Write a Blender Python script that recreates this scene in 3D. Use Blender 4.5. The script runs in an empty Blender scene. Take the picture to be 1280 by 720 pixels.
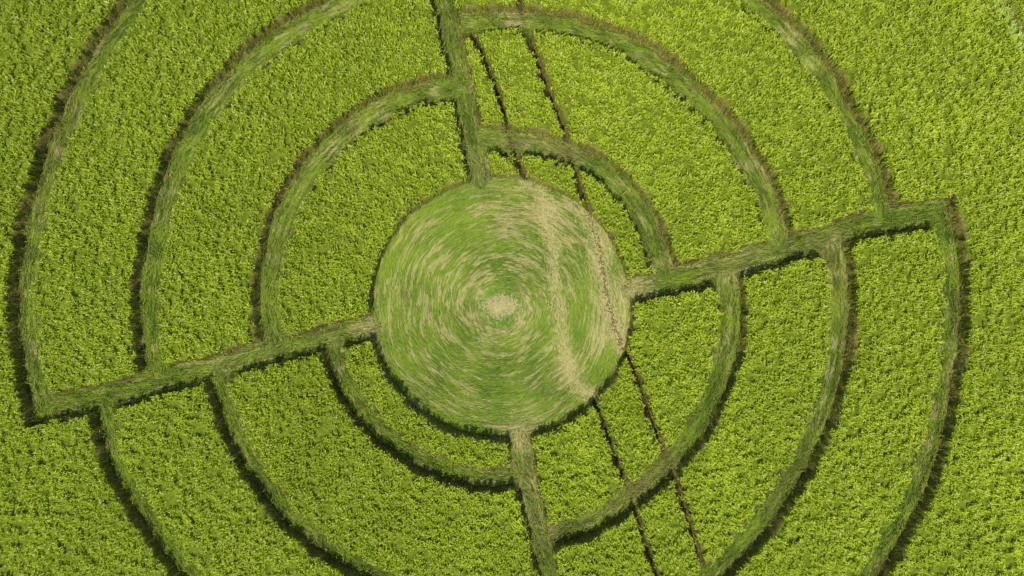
import bpy, math, numpy as np
from mathutils import Vector
rng=np.random.default_rng(7)
sc=bpy.context.scene
sc.view_settings.view_transform='Standard'
sc.view_settings.look='None'
sc.view_settings.exposure=0
# ---------------------------------------------------------------- site plan
# surveyed plan: one plan unit = 0.036 m, origin at the middle of the pattern
S=0.036; H=0.95; CAMZ=32.0
def P(pts): return np.array([((x-640)*S,(360-y)*S) for x,y in pts],float)
def smooth(pts,n=10):
    p=P(pts); p=np.vstack([2*p[0]-p[1],p,2*p[-1]-p[-2]]); out=[]
    for i in range(1,len(p)-2):
        for t in np.linspace(0,1,n,endpoint=False):
            a,b,c,d=p[i-1],p[i],p[i+1],p[i+2]
            out.append(.5*((2*b)+(-a+c)*t+(2*a-5*b+4*c-d)*t*t+(-a+3*b-3*c+d)*t**3))
    out.append(p[-2]); return np.array(out)
arcs=[ # points, half width (plan units), label
([(210,-70),(185,-30),(160,5),(128,50),(95,105),(68,165),(46,230),(30,300),(23,370),(27,440),(42,515)],17,"long outer curved path of flattened green wheat"),
([(520,-55),(460,-25),(410,5),(350,40),(300,80),(258,130),(225,185),(203,240),(188,300),(178,370),(180,430),(188,465)],17,"middle curved path of flattened green wheat"),
([(578,105),(520,112),(470,135),(425,165),(388,205),(360,250),(341,300),(332,350),(332,390),(338,425)],16,"inner curved path of pale flattened wheat"),
([(860,-80),(905,-42),(962,8),(1005,50),(1045,105),(1075,160),(1098,215),(1110,268)],15,"outer curved path with brown standing edge"),
([(585,22),(640,20),(700,26),(750,38),(800,60),(850,95),(895,138),(932,185),(960,235),(982,300)],16,"middle curved path of light green flattened wheat"),
([(605,172),(650,175),(700,185),(745,205),(785,240),(812,280),(828,320),(838,350)],16,"short inner curved path crossed by wheel tracks"),
([(1187,268),(1197,320),(1200,380),(1196,440),(1186,500),(1170,570),(1145,635),(1115,690),(1085,740),(1040,800)],16,"long outer curved path with dark brown edge"),
([(1048,305),(1058,360),(1056,420),(1045,480),(1022,550),(990,610),(955,660),(915,705),(880,740),(830,780)],15.5,"middle curved path of flattened wheat and brown straw"),
([(915,350),(920,395),(913,440),(898,490),(872,540),(835,585),(790,625),(745,655),(695,672)],15,"inner curved path ending at the straight path"),
([(118,500),(128,555),(148,605),(180,655),(215,705),(255,755),(300,800)],13.5,"narrow shaded outer curved path through wheat"),
([(262,465),(280,520),(305,575),(345,635),(395,682),(440,710),(500,738),(580,765)],13.5,"narrow shaded middle curved path through wheat"),
([(410,430),(425,475),(450,515),(490,555),(540,585),(590,600),(642,600)],13.5,"narrow shaded inner curved path below the clearing"),
([(42,514),(110,500),(185,482),(250,464),(300,450),(360,435),(410,422),(470,408)],16,"straight radial path of pale flattened wheat"),
([(786,362),(830,355),(880,340),(940,325),(1000,308),(1050,292),(1110,275),(1186,263)],17,"straight radial path of green flattened wheat"),
([(535,-70),(548,-20),(560,30),(574,85),(583,140),(594,190),(600,230)],14,"straight radial path worn to pale straw"),
([(648,540),(655,590),(667,640),(678,690),(690,740),(702,800)],14,"straight radial path worn to pale straw"),
]
tracks=[
([(590,35),(612,85),(630,140),(648,200),(660,222),(676,236),(688,280),(695,340),(702,410),(715,470),(730,492),(746,508),(770,570),(795,640),(822,720),(848,790)],2.4,"narrow bare soil wheel track with pale straw"),
([(628,-80),(645,-30),(652,5),(672,70),(690,120),(708,165),(722,215),(738,265),(752,310),(762,370),(775,420),(795,465),(822,540),(850,610),(868,670),(882,715),(905,790)],2.5,"narrow dark wheel track crossing the clearing"),
]
CC=P([(626,386)])[0]; CR=166*S
# ---------------------------------------------------------------- raster distance fields
X0,X1,Y0,Y1=-31.,31.,-21.,21.; G=0.04
nx=int((X1-X0)/G); ny=int((Y1-Y0)/G)
BIG=9.0
def fields(): return np.full((ny,nx),BIG),np.full((ny,nx),-1,int),np.ones((ny,nx)),np.zeros((ny,nx)),np.zeros((ny,nx))
D,OWN,TX,TY,ALP=fields(); DT,OT,TTX,TTY,AL=fields(); DF,_o,_a,_b,_c=fields()
def burn(poly,hw,idx,D,OWN,TX,TY,al,pad=1.2):
    ns=len(poly)-1; run=0.
    for si,(a,b) in enumerate(zip(poly[:-1],poly[1:])):
        lo=np.minimum(a,b)-hw-pad; hi=np.maximum(a,b)+hw+pad
        i0=max(0,int((lo[0]-X0)/G)); i1=min(nx,int((hi[0]-X0)/G)+1)
        j0=max(0,int((lo[1]-Y0)/G)); j1=min(ny,int((hi[1]-Y0)/G)+1)
        ab=b-a; L=np.hypot(*ab)+1e-9
        if i1>i0 and j1>j0:
            xs=X0+(np.arange(i0,i1)+.5)*G; ys=Y0+(np.arange(j0,j1)+.5)*G
            xx,yy=np.meshgrid(xs,ys)
            tr=((xx-a[0])*ab[0]+(yy-a[1])*ab[1])/(L*L); t=np.clip(tr,0,1)
            d=np.hypot(xx-a[0]-t*ab[0],yy-a[1]-t*ab[1])-hw
            if si==0 or si==ns-1:   # squared-off ends
                perp=np.abs((xx-a[0])*ab[1]-(yy-a[1])*ab[0])/L
                over=(tr-1)*L if si==ns-1 else -tr*L
                d=np.where(over>0,np.maximum(perp-hw,over-hw*.9),d)
            sl=(slice(j0,j1),slice(i0,i1)); m=d<D[sl]
            D[sl][m]=d[m]; OWN[sl][m]=idx; TX[sl][m]=ab[0]/L; TY[sl][m]=ab[1]/L
            al[sl][m]=(run+t*L)[m]
        run+=L
polys=[smooth(a[0]) for a in arcs]
for i,(p,a) in enumerate(zip(polys,arcs)): burn(p,a[1]*S,i,D,OWN,TX,TY,ALP)
tpolys=[smooth(a[0]) for a in tracks]
for i,(p,a) in enumerate(zip(tpolys,tracks)): burn(p,a[1]*S,i,DT,OT,TTX,TTY,AL)
burn(smooth([(1215,-70),(1245,-25),(1266,15),(1298,70),(1350,130)]),11*S,0,DF,_o,_a,_b,_c)  # faint old trail, crop bent but standing
xs=X0+(np.arange(nx)+.5)*G; ys=Y0+(np.arange(ny)+.5)*G
XX,YY=np.meshgrid(xs,ys)
dc=np.hypot(XX-CC[0],YY-CC[1])-CR
m=dc<D
D=np.where(m,dc,D); OWN=np.where(m,100,OWN)
_tab=rng.random((256,256))
def vn(x,y,seed=0):
    x=np.asarray(x)+seed*17.3; y=np.asarray(y)+seed*9.1
    xi=np.floor(x).astype(int); yi=np.floor(y).astype(int); fx=x-xi; fy=y-yi
    fx=fx*fx*(3-2*fx); fy=fy*fy*(3-2*fy)
    g=lambda a,b:_tab[b%256,a%256]
    return (g(xi,yi)*(1-fx)+g(xi+1,yi)*fx)*(1-fy)+(g(xi,yi+1)*(1-fx)+g(xi+1,yi+1)*fx)*fy
def fbm(x,y,seed=0): return .55*vn(x,y,seed)+.3*vn(x*2.1,y*2.1,seed+1)+.15*vn(x*4.3,y*4.3,seed+2)
EN=(fbm(XX*1.1,YY*1.1,3)-.5)*.26+(vn(XX*5,YY*5,5)-.5)*.09
DP=D+np.where(OWN==100,EN*.6,EN)
DTR=DT+EN*.04
DALL=np.minimum(DP,DTR)
def ij(x,y):
    return np.clip(((y-Y0)/G).astype(int),0,ny-1),np.clip(((x-X0)/G).astype(int),0,nx-1)
# ---------------------------------------------------------------- mesh helpers
def make_obj(name,V,quads,tris,col,mats,props,matidx=None):
    me=bpy.data.meshes.new(name)
    nq=len(quads); nt=len(tris)
    me.vertices.add(len(V)); me.vertices.foreach_set("co",V.astype(np.float32).ravel())
    me.loops.add(nq*4+nt*3)
    li=np.concatenate([quads.ravel(),tris.ravel()]).astype(np.int32)
    me.loops.foreach_set("vertex_index",li)
    me.polygons.add(nq+nt)
    ls=np.concatenate([np.arange(nq)*4,nq*4+np.arange(nt)*3]).astype(np.int32)
    me.polygons.foreach_set("loop_start",ls)
    for mt in mats: me.materials.append(mt)
    if matidx is not None: me.polygons.foreach_set("material_index",matidx.astype(np.int32))
    me.update(calc_edges=True)
    if col is not None:
        at=me.color_attributes.new("tint",'FLOAT_COLOR','POINT')
        c=np.ones((len(V),4),np.float32); c[:,:3]=col
        at.data.foreach_set("color",c.ravel())
    ob=bpy.data.objects.new(name,me); sc.collection.objects.link(ob)
    for k,v in props.items(): ob[k]=v
    return ob
def blades(bx,by,bz,ang,r1,z1,r2,z2,w,roll,col0,col1):
    """leaf: base, elbow at (r1,z1), tip at (r2,z2)"""
    n=len(bx); ca,sa=np.cos(ang),np.sin(ang)
    V=np.zeros((n,5,3)); wx=-sa*w*.5*np.cos(roll); wy=ca*w*.5*np.cos(roll); wz=w*.5*np.sin(roll)
    for k,s in ((0,-1),(1,1)):
        V[:,k,0]=bx+s*wx*.6; V[:,k,1]=by+s*wy*.6; V[:,k,2]=bz+s*wz*.3
        V[:,k+2,0]=bx+ca*r1+s*wx; V[:,k+2,1]=by+sa*r1+s*wy; V[:,k+2,2]=z1+s*wz
    V[:,4,0]=bx+ca*r2; V[:,4,1]=by+sa*r2; V[:,4,2]=z2
    b=np.arange(n)[:,None]*5
    q=b+np.array([[0,1,3,2]]); t=b+np.array([[2,3,4]])
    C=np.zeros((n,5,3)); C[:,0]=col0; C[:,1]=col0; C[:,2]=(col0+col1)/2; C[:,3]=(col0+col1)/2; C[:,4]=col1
    return V.reshape(-1,3),q,t,C.reshape(-1,3)
def merge(parts):
    Vs,Qs,Ts,Cs=[],[],[],[]; o=0
    for V,q,t,C in parts:
        Vs.append(V); Qs.append(q.reshape(-1,4)+o); Ts.append(t.reshape(-1,3)+o); Cs.append(C); o+=len(V)
    return np.vstack(Vs),np.vstack(Qs),np.vstack(Ts),np.vstack(Cs)
def lerp(a,b,t): return np.asarray(a)*(1-t[:,None])+np.asarray(b)*t[:,None]
# ---------------------------------------------------------------- materials
def leaf_mat(name,transl=.3,rough=.55,nscale=.35,spec=.25):
    m=bpy.data.materials.new(name); m.use_nodes=True; nt=m.node_tree; nt.nodes.clear()
    N=nt.nodes.new; L=nt.links.new
    out=N('ShaderNodeOutputMaterial'); a=N('ShaderNodeAttribute'); a.attribute_name='tint'
    geo=N('ShaderNodeNewGeometry'); no=N('ShaderNodeTexNoise'); no.inputs['Scale'].default_value=nscale; no.inputs['Detail'].default_value=4
    L(geo.outputs['Position'],no.inputs['Vector'])
    mr=N('ShaderNodeMapRange'); mr.inputs[1].default_value=.3; mr.inputs[2].default_value=.7; mr.inputs[3].default_value=.94; mr.inputs[4].default_value=1.06
    L(no.outputs['Fac'],mr.inputs[0])
    mx=N('ShaderNodeVectorMath'); mx.operation='SCALE'; L(a.outputs['Color'],mx.inputs[0]); L(mr.outputs[0],mx.inputs['Scale'])
    p=N('ShaderNodeBsdfPrincipled'); p.inputs['Roughness'].default_value=rough; p.inputs['Specular IOR Level'].default_value=spec
    L(mx.outputs[0],p.inputs['Base Color'])
    t=N('ShaderNodeBsdfTranslucent'); L(mx.outputs[0],t.inputs['Color'])
    ms=N('ShaderNodeMixShader'); ms.inputs[0].default_value=transl
    L(p.outputs[0],ms.inputs[1]); L(t.outputs[0],ms.inputs[2]); L(ms.outputs[0],out.inputs['Surface'])
    return m
def ground_mat(name,c1,c2,scale=3.,bump=.3):
    m=bpy.data.materials.new(name); m.use_nodes=True; nt=m.node_tree; N=nt.nodes.new; L=nt.links.new
    p=nt.nodes['Principled BSDF']; p.inputs['Roughness'].default_value=.95; p.inputs['Specular IOR Level'].default_value=.1
    geo=N('ShaderNodeNewGeometry'); no=N('ShaderNodeTexNoise'); no.inputs['Scale'].default_value=scale; no.inputs['Detail'].default_value=8
    L(geo.outputs['Position'],no.inputs['Vector'])
    r=N('ShaderNodeValToRGB'); r.color_ramp.elements[0].position=.35; r.color_ramp.elements[1].position=.65
    r.color_ramp.elements[0].color=(*c1,1); r.color_ramp.elements[1].color=(*c2,1)
    L(no.outputs['Fac'],r.inputs[0]); L(r.outputs[0],p.inputs['Base Color'])
    b=N('ShaderNodeBump'); b.inputs['Strength'].default_value=bump; b.inputs['Distance'].default_value=.1
    L(no.outputs['Fac'],b.inputs['Height']); L(b.outputs[0],p.inputs['Normal'])
    return m
M_leaf=leaf_mat("wheat_leaf",.33,.45,.35,.3)
M_flat=leaf_mat("flattened_wheat",.2,.7,.8,.08)
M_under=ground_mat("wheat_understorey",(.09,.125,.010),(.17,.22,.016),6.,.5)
M_far=ground_mat("wheat_canopy_far",(.18,.23,.02),(.36,.42,.04),5.,1.)
M_soil=ground_mat("field_soil",(.10,.075,.028),(.18,.14,.05),2.,.5)
M_thatch=ground_mat("flattened_thatch",(.10,.13,.02),(.20,.21,.05),2.,.6)
M_track=ground_mat("track_soil",(.045,.036,.015),(.085,.07,.028),5.,.6)
M_wall=ground_mat("wheat_stalk_wall",(.15,.12,.035),(.26,.24,.055),9.,.6)
def sheet(name,r,z,mat,props):
    V=np.array([(-r,-r,z),(r,-r,z),(r,r,z),(-r,r,z)],float)
    return make_obj(name,V,np.array([[0,1,2,3]]),np.zeros((0,3),int),None,[mat],props)
sheet("ground",400,0,M_soil,{"kind":"structure","label":"brown soil ground beneath the wheat crop","category":"ground"})
# ---------------------------------------------------------------- standing crop
parts=[]
g=0.08; bx=np.arange(X0+.1,X1-.1,g); by=np.arange(Y0+.1,Y1-.1,g)
gx,gy=np.meshgrid(bx,by); J,I=ij(gx,gy); d=DALL[J,I]
s=np.clip((d-.02)/.14,0,1)
low=np.clip(-DF[J,I]/.15+.5,0,1)
gz=s*(.60+.10*fbm(gx*2.5,gy*2.5,8))*(1-.55*low)+.012
gz=np.where(d<-.02,-.03,gz)
uv_V=np.stack([gx,gy,gz],-1).reshape(-1,3)
idx=np.arange(gx.size).reshape(gx.shape)
q=np.stack([idx[:-1,:-1],idx[:-1,1:],idx[1:,1:],idx[1:,:-1]],-1).reshape(-1,4)
keep=(d.ravel()[q]>-.02).any(1); q=q[keep]
nU=len(q)
zq=gz.ravel()[q]; steep=(zq.max(1)-zq.min(1))>.2
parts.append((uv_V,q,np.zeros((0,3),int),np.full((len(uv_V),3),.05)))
R=150; o=[(-R,-R),(R,-R),(R,R),(-R,R)]; inn=[(X0+.1,Y0+.1),(X1-.1,Y0+.1),(X1-.1,Y1-.1),(X0+.1,Y1-.1)]
V=np.array([(x,y,.80) for x,y in o+inn]); rq=np.array([[0,1,5,4],[1,2,6,5],[2,3,7,6],[3,0,4,7]])
parts.append((V,rq,np.zeros((0,3),int),np.full((8,3),.1)))
n=int(52*32*27); tx=rng.uniform(-26,26,n); ty=rng.uniform(-16,16,n)
J,I=ij(tx,ty); k=DALL[J,I]>.03; tx,ty=tx[k],ty[k]
NB=15; n=len(tx)
th=H*(.89+.05*fbm(tx*1.2,ty*1.2,11)+rng.normal(0,.055,n))
J,I=ij(tx,ty); lw=np.clip(-DF[J,I]/.15+.5,0,1); th*=1-.42*lw
tc=rng.random(n)
T=np.repeat(np.arange(n),NB); N=len(T)
ang=rng.uniform(0,2*np.pi,N)
px=tx[T]+rng.normal(0,.035,N); py=ty[T]+rng.normal(0,.035,N)
reach=rng.uniform(.07,.23,N)
J,I=ij(px+np.cos(ang)*reach,py+np.sin(ang)*reach); over=DALL[J,I]<rng.uniform(-.10,.05,N)
reach=np.where(over,reach*.15,reach)
J,I=ij(px,py); ok=(DALL[J,I]>-.01)&(DTR[J,I]>.02)
T=T[ok]; ang=ang[ok]; px=px[ok]; py=py[ok]; reach=reach[ok]; N=len(T)
hh=th[T]*rng.uniform(.84,1.05,N)
w=rng.uniform(.028,.054,N)
z2=hh-reach*rng.uniform(-.3,.6,N)
big=fbm(px*.12,py*.12,20); med=fbm(px*.8,py*.8,25)
ra=math.radians(-70); rowv=vn((-px*math.sin(ra)+py*math.cos(ra))*2.2,(px*math.cos(ra)+py*math.sin(ra))*.12,90)
t=np.clip(.28+.34*tc[T]+.12*(med-.5)*2+.15*(rowv-.5)+.08*(px/23)+rng.normal(0,.20,N),0,1)
col=lerp((.34,.495,.022),(.74,.84,.062),t)
col*= (0.88+.20*big+.05*px/23-.04*py/13)[:,None]  # broad noise, plus sun hotspot painted in: brighter right, darker upper left
pale=rng.random(N)<.05; col[pale]=(.80,.80,.25)
col=np.where((lw[T]>.5)[:,None],col*.8+np.array([.08,.14,.07]),col)
base=col*.7  # leaf roots darkened in the colour, painted shade low in the crop
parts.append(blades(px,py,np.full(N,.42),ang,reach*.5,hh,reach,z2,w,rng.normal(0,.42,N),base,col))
# stems along every cut edge
n=600000; ex=rng.uniform(-26,26,n); ey=rng.uniform(-16,16,n); J,I=ij(ex,ey); k=(DALL[J,I]>-.05)&(DALL[J,I]<.13)&(DTR[J,I]>0); ex,ey=ex[k],ey[k]; n=len(ex)
sh=rng.uniform(.30,.84,n); bp=np.clip((fbm(ex*.8,ey*.8,95)-.28)*2.6,0,1); t=np.clip(rng.normal(.5,.3,n),0,1)
sc0=lerp((.22,.14,.05),(.42,.31,.12),t)*bp[:,None]+lerp((.16,.19,.03),(.32,.37,.06),t)*(1-bp)[:,None]
sc1=lerp((.25,.29,.035),(.44,.51,.05),rng.random(n))
parts.append(blades(ex,ey,np.zeros(n),rng.uniform(0,6.28,n),rng.uniform(0,.05,n),sh*.6,rng.uniform(0,.15,n),sh,rng.uniform(.012,.028,n),rng.normal(0,.4,n),sc0,sc1))
# stray stalks left standing inside the laid paths
n=130000; ex=rng.uniform(-26,26,n); ey=rng.uniform(-16,16,n); J,I=ij(ex,ey); k=(DP[J,I]<-.04)&(DP[J,I]>-.42)&(OWN[J,I]<100)&(rng.random(n)<.5); ex,ey=ex[k],ey[k]; n=len(ex)
sh=rng.uniform(.12,.45,n); c=lerp((.18,.26,.02),(.50,.58,.05),rng.random(n))
parts.append(blades(ex,ey,np.zeros(n),rng.uniform(0,6.28,n),rng.uniform(.02,.10,n),sh*.8,rng.uniform(.1,.3,n),sh*.9,rng.uniform(.02,.035,n),rng.normal(0,.4,n),c*.7,c))  # stalk roots get the same painted shade in their colour
V,Q,Tt,C=merge(parts)
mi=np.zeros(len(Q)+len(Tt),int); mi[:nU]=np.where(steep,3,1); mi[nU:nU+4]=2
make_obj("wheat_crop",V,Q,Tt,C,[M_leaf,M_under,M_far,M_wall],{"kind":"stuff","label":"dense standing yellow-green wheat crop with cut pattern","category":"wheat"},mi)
print("crop tris",len(Q),len(Tt))
# ---------------------------------------------------------------- flattened wheat
n=int(52*32*1250); fx=rng.uniform(-26,26,n); fy=rng.uniform(-16,16,n); J,I=ij(fx,fy)
dd=DP[J,I]; own=OWN[J,I]; dtr=DTR[J,I]; tk=OT[J,I]
lim=np.where(own==100,-.01,-.04)+.06*rng.normal(size=n)
k=(dd<lim)&((own==100)|(rng.random(n)<.72)); fx,fy,dd,own,dtr,tk,J,I=[a[k] for a in (fx,fy,dd,own,dtr,tk,J,I)]
alp=ALP[J,I]
ontrack=dtr<0.04
rx,ry=fx-CC[0],fy-CC[1]; rr=np.hypot(rx,ry); th=np.arctan2(ry,rx)
isC=own==100
da=np.where(isC,th+np.pi/2+.17,np.arctan2(TY[J,I],TX[J,I]))
flip=(fbm(fx*.6,fy*.6,31)-.5)*1.0
da=da+np.where(isC,flip*.4,flip)+rng.normal(0,1,len(fx))*np.where(isC,.14,.22)
spir=(th-rr*.15)%(2*np.pi)
rw=rr+(fbm(fx*.45,fy*.45,33)-.5)*.6
def streak():
    w_=np.clip((spir-5.2)/(2*np.pi-5.2),0,1)
    f=lambda sp:.20*vn(rw*2.6,sp*2.2+40,40)+.34*vn(rw*8.0,sp*5+9,44)+.46*vn(rw*19,sp*9+3,48)
    return f(spir)*(1-w_)+f(spir-2*np.pi)*w_
st_c=streak()
patch=fbm(fx*.45,fy*.45,47)
st_c=st_c+(patch-.5)*.34-.06*np.clip((rr-4.9)/.9,0,1)+.04*np.exp(-((rr-1.9)/1.1)**2)
perp=dd
st_p=.50*vn(perp*15,alp*1.5+own*7.,50)+.20*vn(perp*6,alp*.8+own*3.,53)+.30*fbm(fx*.9,fy*.9,55)
st=np.where(isC,st_c,st_p)
straw=np.clip((st-np.where(isC,.50,.57))*np.where(isC,4.2,4.2),0,np.where(isC,.78,.60))
hub=np.hypot((fx-CC[0]+.05),(fy-CC[1]-.1))
straw=np.where(isC,straw*np.clip((hub-.7)/.3,0,1)+.35*(fbm(fx*2,fy*2,58)>.42)*np.exp(-((hub-1.25)/.2)**2),straw)
def zone(lst):
    o=np.zeros(len(fx))
    for (cx,cy,r,a) in lst:
        c=P([(cx,cy)])[0]; o=np.maximum(o,a*np.exp(-((fx-c[0])**2+(fy-c[1])**2)/(r*S)**2))
    return o
worn=zone([(600,205,30,.5),(650,553,24,1.1),(457,411,20,.9),(795,362,27,1.4),(330,440,70,.15),(940,325,60,.3),(640,180,60,.25),(690,185,50,.4),(800,612,45,.3),(660,620,60,.35),(765,300,34,.4),(777,420,24,.5),(640,18,30,.2),(560,60,40,.2),(1040,300,30,.25),(408,425,22,.35),(265,462,22,.25),(686,262,24,.5),(712,465,24,.5)])
straw=np.clip(straw+worn*rng.uniform(.2,1.1,len(fx)),0,1)
t=np.clip(straw+rng.normal(0,.12,len(fx)),0,1)
gt=np.clip((fbm(fx*.9,fy*.9,60)-.5)*1.7+.5+rng.normal(0,.28,len(fx)),0,1)
pathg=np.clip(.43+(.5*vn(perp*12,alp*1.0+own*5.,62)+.5*fbm(fx*1.4,fy*1.4,66)-.5)*2.4+rng.normal(0,.24,len(fx)),0,1)
gcol=np.where(isC[:,None],lerp((.14,.26,.018),(.29,.41,.033),gt),lerp((.07,.14,.009),(.26,.38,.026),pathg))
gcol=np.where((isC&(hub<1.0))[:,None],gcol*np.array([.85,1.1,.8]),gcol)
col=gcol*(1-t[:,None])+np.array([.58,.51,.21])*t[:,None]
br=rng.random(len(fx))<.06; col[br]=(.24,.17,.075)
edge=np.exp(-((dd+.06)/.16)**2)*np.where(isC,.15,.75)
bz=zone([(800,612,26,.8),(838,588,26,.7),(770,640,30,.4),(1050,340,50,.35),(990,600,50,.3),(640,172,22,.4),(706,180,24,.5),(930,330,40,.25),(60,190,90,.3),(690,672,30,.4)])
epatch=np.clip((fbm(fx*.8,fy*.8,95)-.28)*2.6,0,1)
brown=rng.random(len(fx))<np.maximum(edge*.75*epatch,np.where(isC,0,bz)); col[brown]=col[brown]*.4+np.array([.17,.115,.05])
L=rng.uniform(.22,.46,len(fx)); w=rng.uniform(.012,.028,len(fx))
z0=rng.uniform(.02,.08,len(fx)); zm=z0+rng.uniform(.005,.07,len(fx))
def flat_part(k):
    return blades(fx[k]-np.cos(da[k])*L[k]*.5,fy[k]-np.sin(da[k])*L[k]*.5,z0[k],da[k],L[k]*.5,zm[k],L[k],z0[k],w[k],rng.normal(0,.4,k.sum()),col[k]*.9,col[k])
def ribbon(p,hw,z):
    t=np.gradient(p,axis=0); t/=np.hypot(t[:,0],t[:,1])[:,None]; nrm=np.stack([-t[:,1],t[:,0]],1)
    V=[]; W=(-1,-.35,.35,1); m=len(p)
    for wv in W: V.append(np.column_stack([p+nrm*hw*wv,np.full(m,z)]))
    V=np.vstack(V); q=[]
    for a in range(3):
        for i in range(m-1): q.append((a*m+i,a*m+i+1,(a+1)*m+i+1,(a+1)*m+i))
    q=np.array(q)[:,::-1]
    return V,q,np.zeros((0,3),int),np.full((len(V),3),.1)
def with_base(basepart,bl,mats,name,props):
    V,Q,T_,C=merge([basepart]+bl); mi=np.zeros(len(Q)+len(T_),int); mi[:len(basepart[1])]=1
    make_obj(name,V,Q,T_,C,mats,props,mi)
for i,(p,a) in enumerate(zip(polys,arcs)):
    k=(own==i)&(~ontrack|(rng.random(len(fx))<.25))
    with_base(ribbon(p,a[1]*S-.06,.006+.0012*i),[flat_part(k)],[M_flat,M_thatch],"path",{"kind":"structure","label":a[2],"category":"path"})
# clearing
m_=96; aa=np.linspace(0,2*np.pi,m_,endpoint=False)
V=np.vstack([[CC[0],CC[1],.028]]+[np.column_stack([CC[0]+np.cos(aa)*CR*f,CC[1]+np.sin(aa)*CR*f,np.full(m_,.028)]) for f in (.5,1.0)])
tri=np.array([(0,1+i,1+(i+1)%m_) for i in range(m_)]); qd=np.array([(1+i,1+m_+i,1+m_+(i+1)%m_,1+(i+1)%m_) for i in range(m_)])
Vb,Qb,Tb,Cb=merge([(V,qd,tri,np.full((len(V),3),.1)),flat_part(isC)])
mi=np.zeros(len(Qb)+len(Tb),int); mi[:len(qd)]=1; mi[len(Qb):len(Qb)+len(tri)]=1
make_obj("clearing",Vb,Qb,Tb,Cb,[M_flat,M_thatch],{"kind":"structure","label":"round clearing of swirled flattened green wheat with pale streaks","category":"clearing"},mi)
# wheel tracks
for i,(p,a) in enumerate(zip(tpolys,tracks)):
    wide=.22 if i==0 else .30
    spread=np.abs(rng.normal(0,wide,len(fx)))
    k=(dtr<spread)&(tk==i)&isC
    brk=fbm(fx*1.5+3,fy*1.3,70+i)
    yv=360-fy/S
    if i==0: pr=.24+.42*np.exp(-((yv-262)/45)**2)+.42*np.exp(-((yv-455)/48)**2)+.24*(brk>.48)
    else: pr=.30+.42*(brk>.45)
    k&=rng.random(len(fx))<pr*.8
    n=k.sum(); a_=np.arctan2(TTY[J[k],I[k]],TTX[J[k],I[k]])+rng.normal(0,.5,n)
    c=lerp((.40,.36,.13),(.66,.57,.25),rng.random(n))
    l=rng.uniform(.12,.3,n)
    bl=[blades(fx[k]-np.cos(a_)*l/2,fy[k]-np.sin(a_)*l/2,rng.uniform(.08,.12,n),a_,l*.5,rng.uniform(.10,.13,n),l,rng.uniform(.08,.12,n),rng.uniform(.018,.034,n),rng.normal(0,.3,n),c*.9,c)]
    if i==1: # pressed tyre tread bars and bruised dark stalks in the rut
        seg=np.hypot(*np.diff(p,axis=0).T); cum=np.concatenate([[0],np.cumsum(seg)])
        for (step,lw0,lw1,sp,prob) in ((.16,.13,.24,2.0,.9),(.16,.13,.24,-2.0,.9),(.05,.10,.22,.0,.6)):
            sa=np.arange(0,cum[-1],step); sa=sa+rng.normal(0,.02,len(sa)); mxx=np.interp(sa,cum,p[:,0]); myy=np.interp(sa,cum,p[:,1])
            J2,I2=ij(mxx,myy); kk=(OWN[J2,I2]==100)&(DP[J2,I2]<0)&(rng.random(len(sa))<prob); mxx,myy,J2,I2=mxx[kk],myy[kk],J2[kk],I2[kk]
            m2=len(mxx); aa2=np.arctan2(TTY[J2,I2],TTX[J2,I2])+sp+rng.normal(0,.3,m2); c2=lerp((.11,.08,.03),(.25,.19,.08),rng.random(m2))
            ll=rng.uniform(lw0,lw1,m2)
            bl.append(blades(mxx+rng.normal(0,.06,m2),myy+rng.normal(0,.02,m2),np.full(m2,.132),aa2,ll*.5,np.full(m2,.136),ll,np.full(m2,.13),rng.uniform(.03,.055,m2),np.zeros(m2),c2,c2))
    with_base(ribbon(p,a[1]*S*1.8,.034+.004*i),bl,[M_flat,M_track],"wheel_track",{"kind":"structure","label":a[2],"category":"wheel track","group":"wheel tracks through the wheat"})
# straw at the hub of the swirl
n=2600; r=np.abs(rng.normal(0,.34,n)); a_=rng.uniform(0,2*np.pi,n); hx=CC[0]-.05+np.cos(a_)*r*1.35; hy=CC[1]+.1+np.sin(a_)*r*.9
dr=a_+np.pi/2+rng.normal(0,1.2,n); c=lerp((.38,.36,.13),(.70,.62,.29),rng.random(n)); l=rng.uniform(.08,.24,n)
zz=.12+.06*np.exp(-(r/.4)**2)*rng.random(n)
V,Q,T_,C=blades(hx,hy,zz,dr,l*.5,zz+.02,l,zz-.01,rng.uniform(.014,.028,n),rng.normal(0,.3,n),c*.9,c)
make_obj("straw_heap",V,Q.reshape(-1,4),T_.reshape(-1,3),C,[M_flat],{"kind":"stuff","label":"small heap of pale straw at the swirl centre","category":"straw"})
# ---------------------------------------------------------------- light
el=math.radians(62); dx,dy=-0.25,-1.0; l_=math.hypot(dx,dy); dx/=l_; dy/=l_
w_=bpy.data.worlds.new("World"); sc.world=w_; w_.use_nodes=True; nt=w_.node_tree
sky=nt.nodes.new('ShaderNodeTexSky'); sky.sky_type='NISHITA'; sky.sun_disc=False; sky.sun_elevation=el; sky.sun_rotation=math.atan2(dx,dy)
bg=nt.nodes['Background']; bg.inputs['Strength'].default_value=.14; nt.links.new(sky.outputs[0],bg.inputs['Color'])
sl=bpy.data.lights.new("sun",'SUN'); sl.energy=4.1; sl.angle=math.radians(.5); sl.color=(1,.95,.83)
so=bpy.data.objects.new("sun",sl); sc.collection.objects.link(so)
so.rotation_euler=Vector((dx*math.cos(el),dy*math.cos(el),math.sin(el))).to_track_quat('Z','Y').to_euler()
cam=bpy.data.cameras.new("camera"); co=bpy.data.objects.new("camera",cam); sc.collection.objects.link(co)
co.location=(0,0,CAMZ); cam.sensor_width=36
cam.lens=18/((1280*S/2)/(CAMZ-H)); cam.clip_end=1000
sc.camera=co
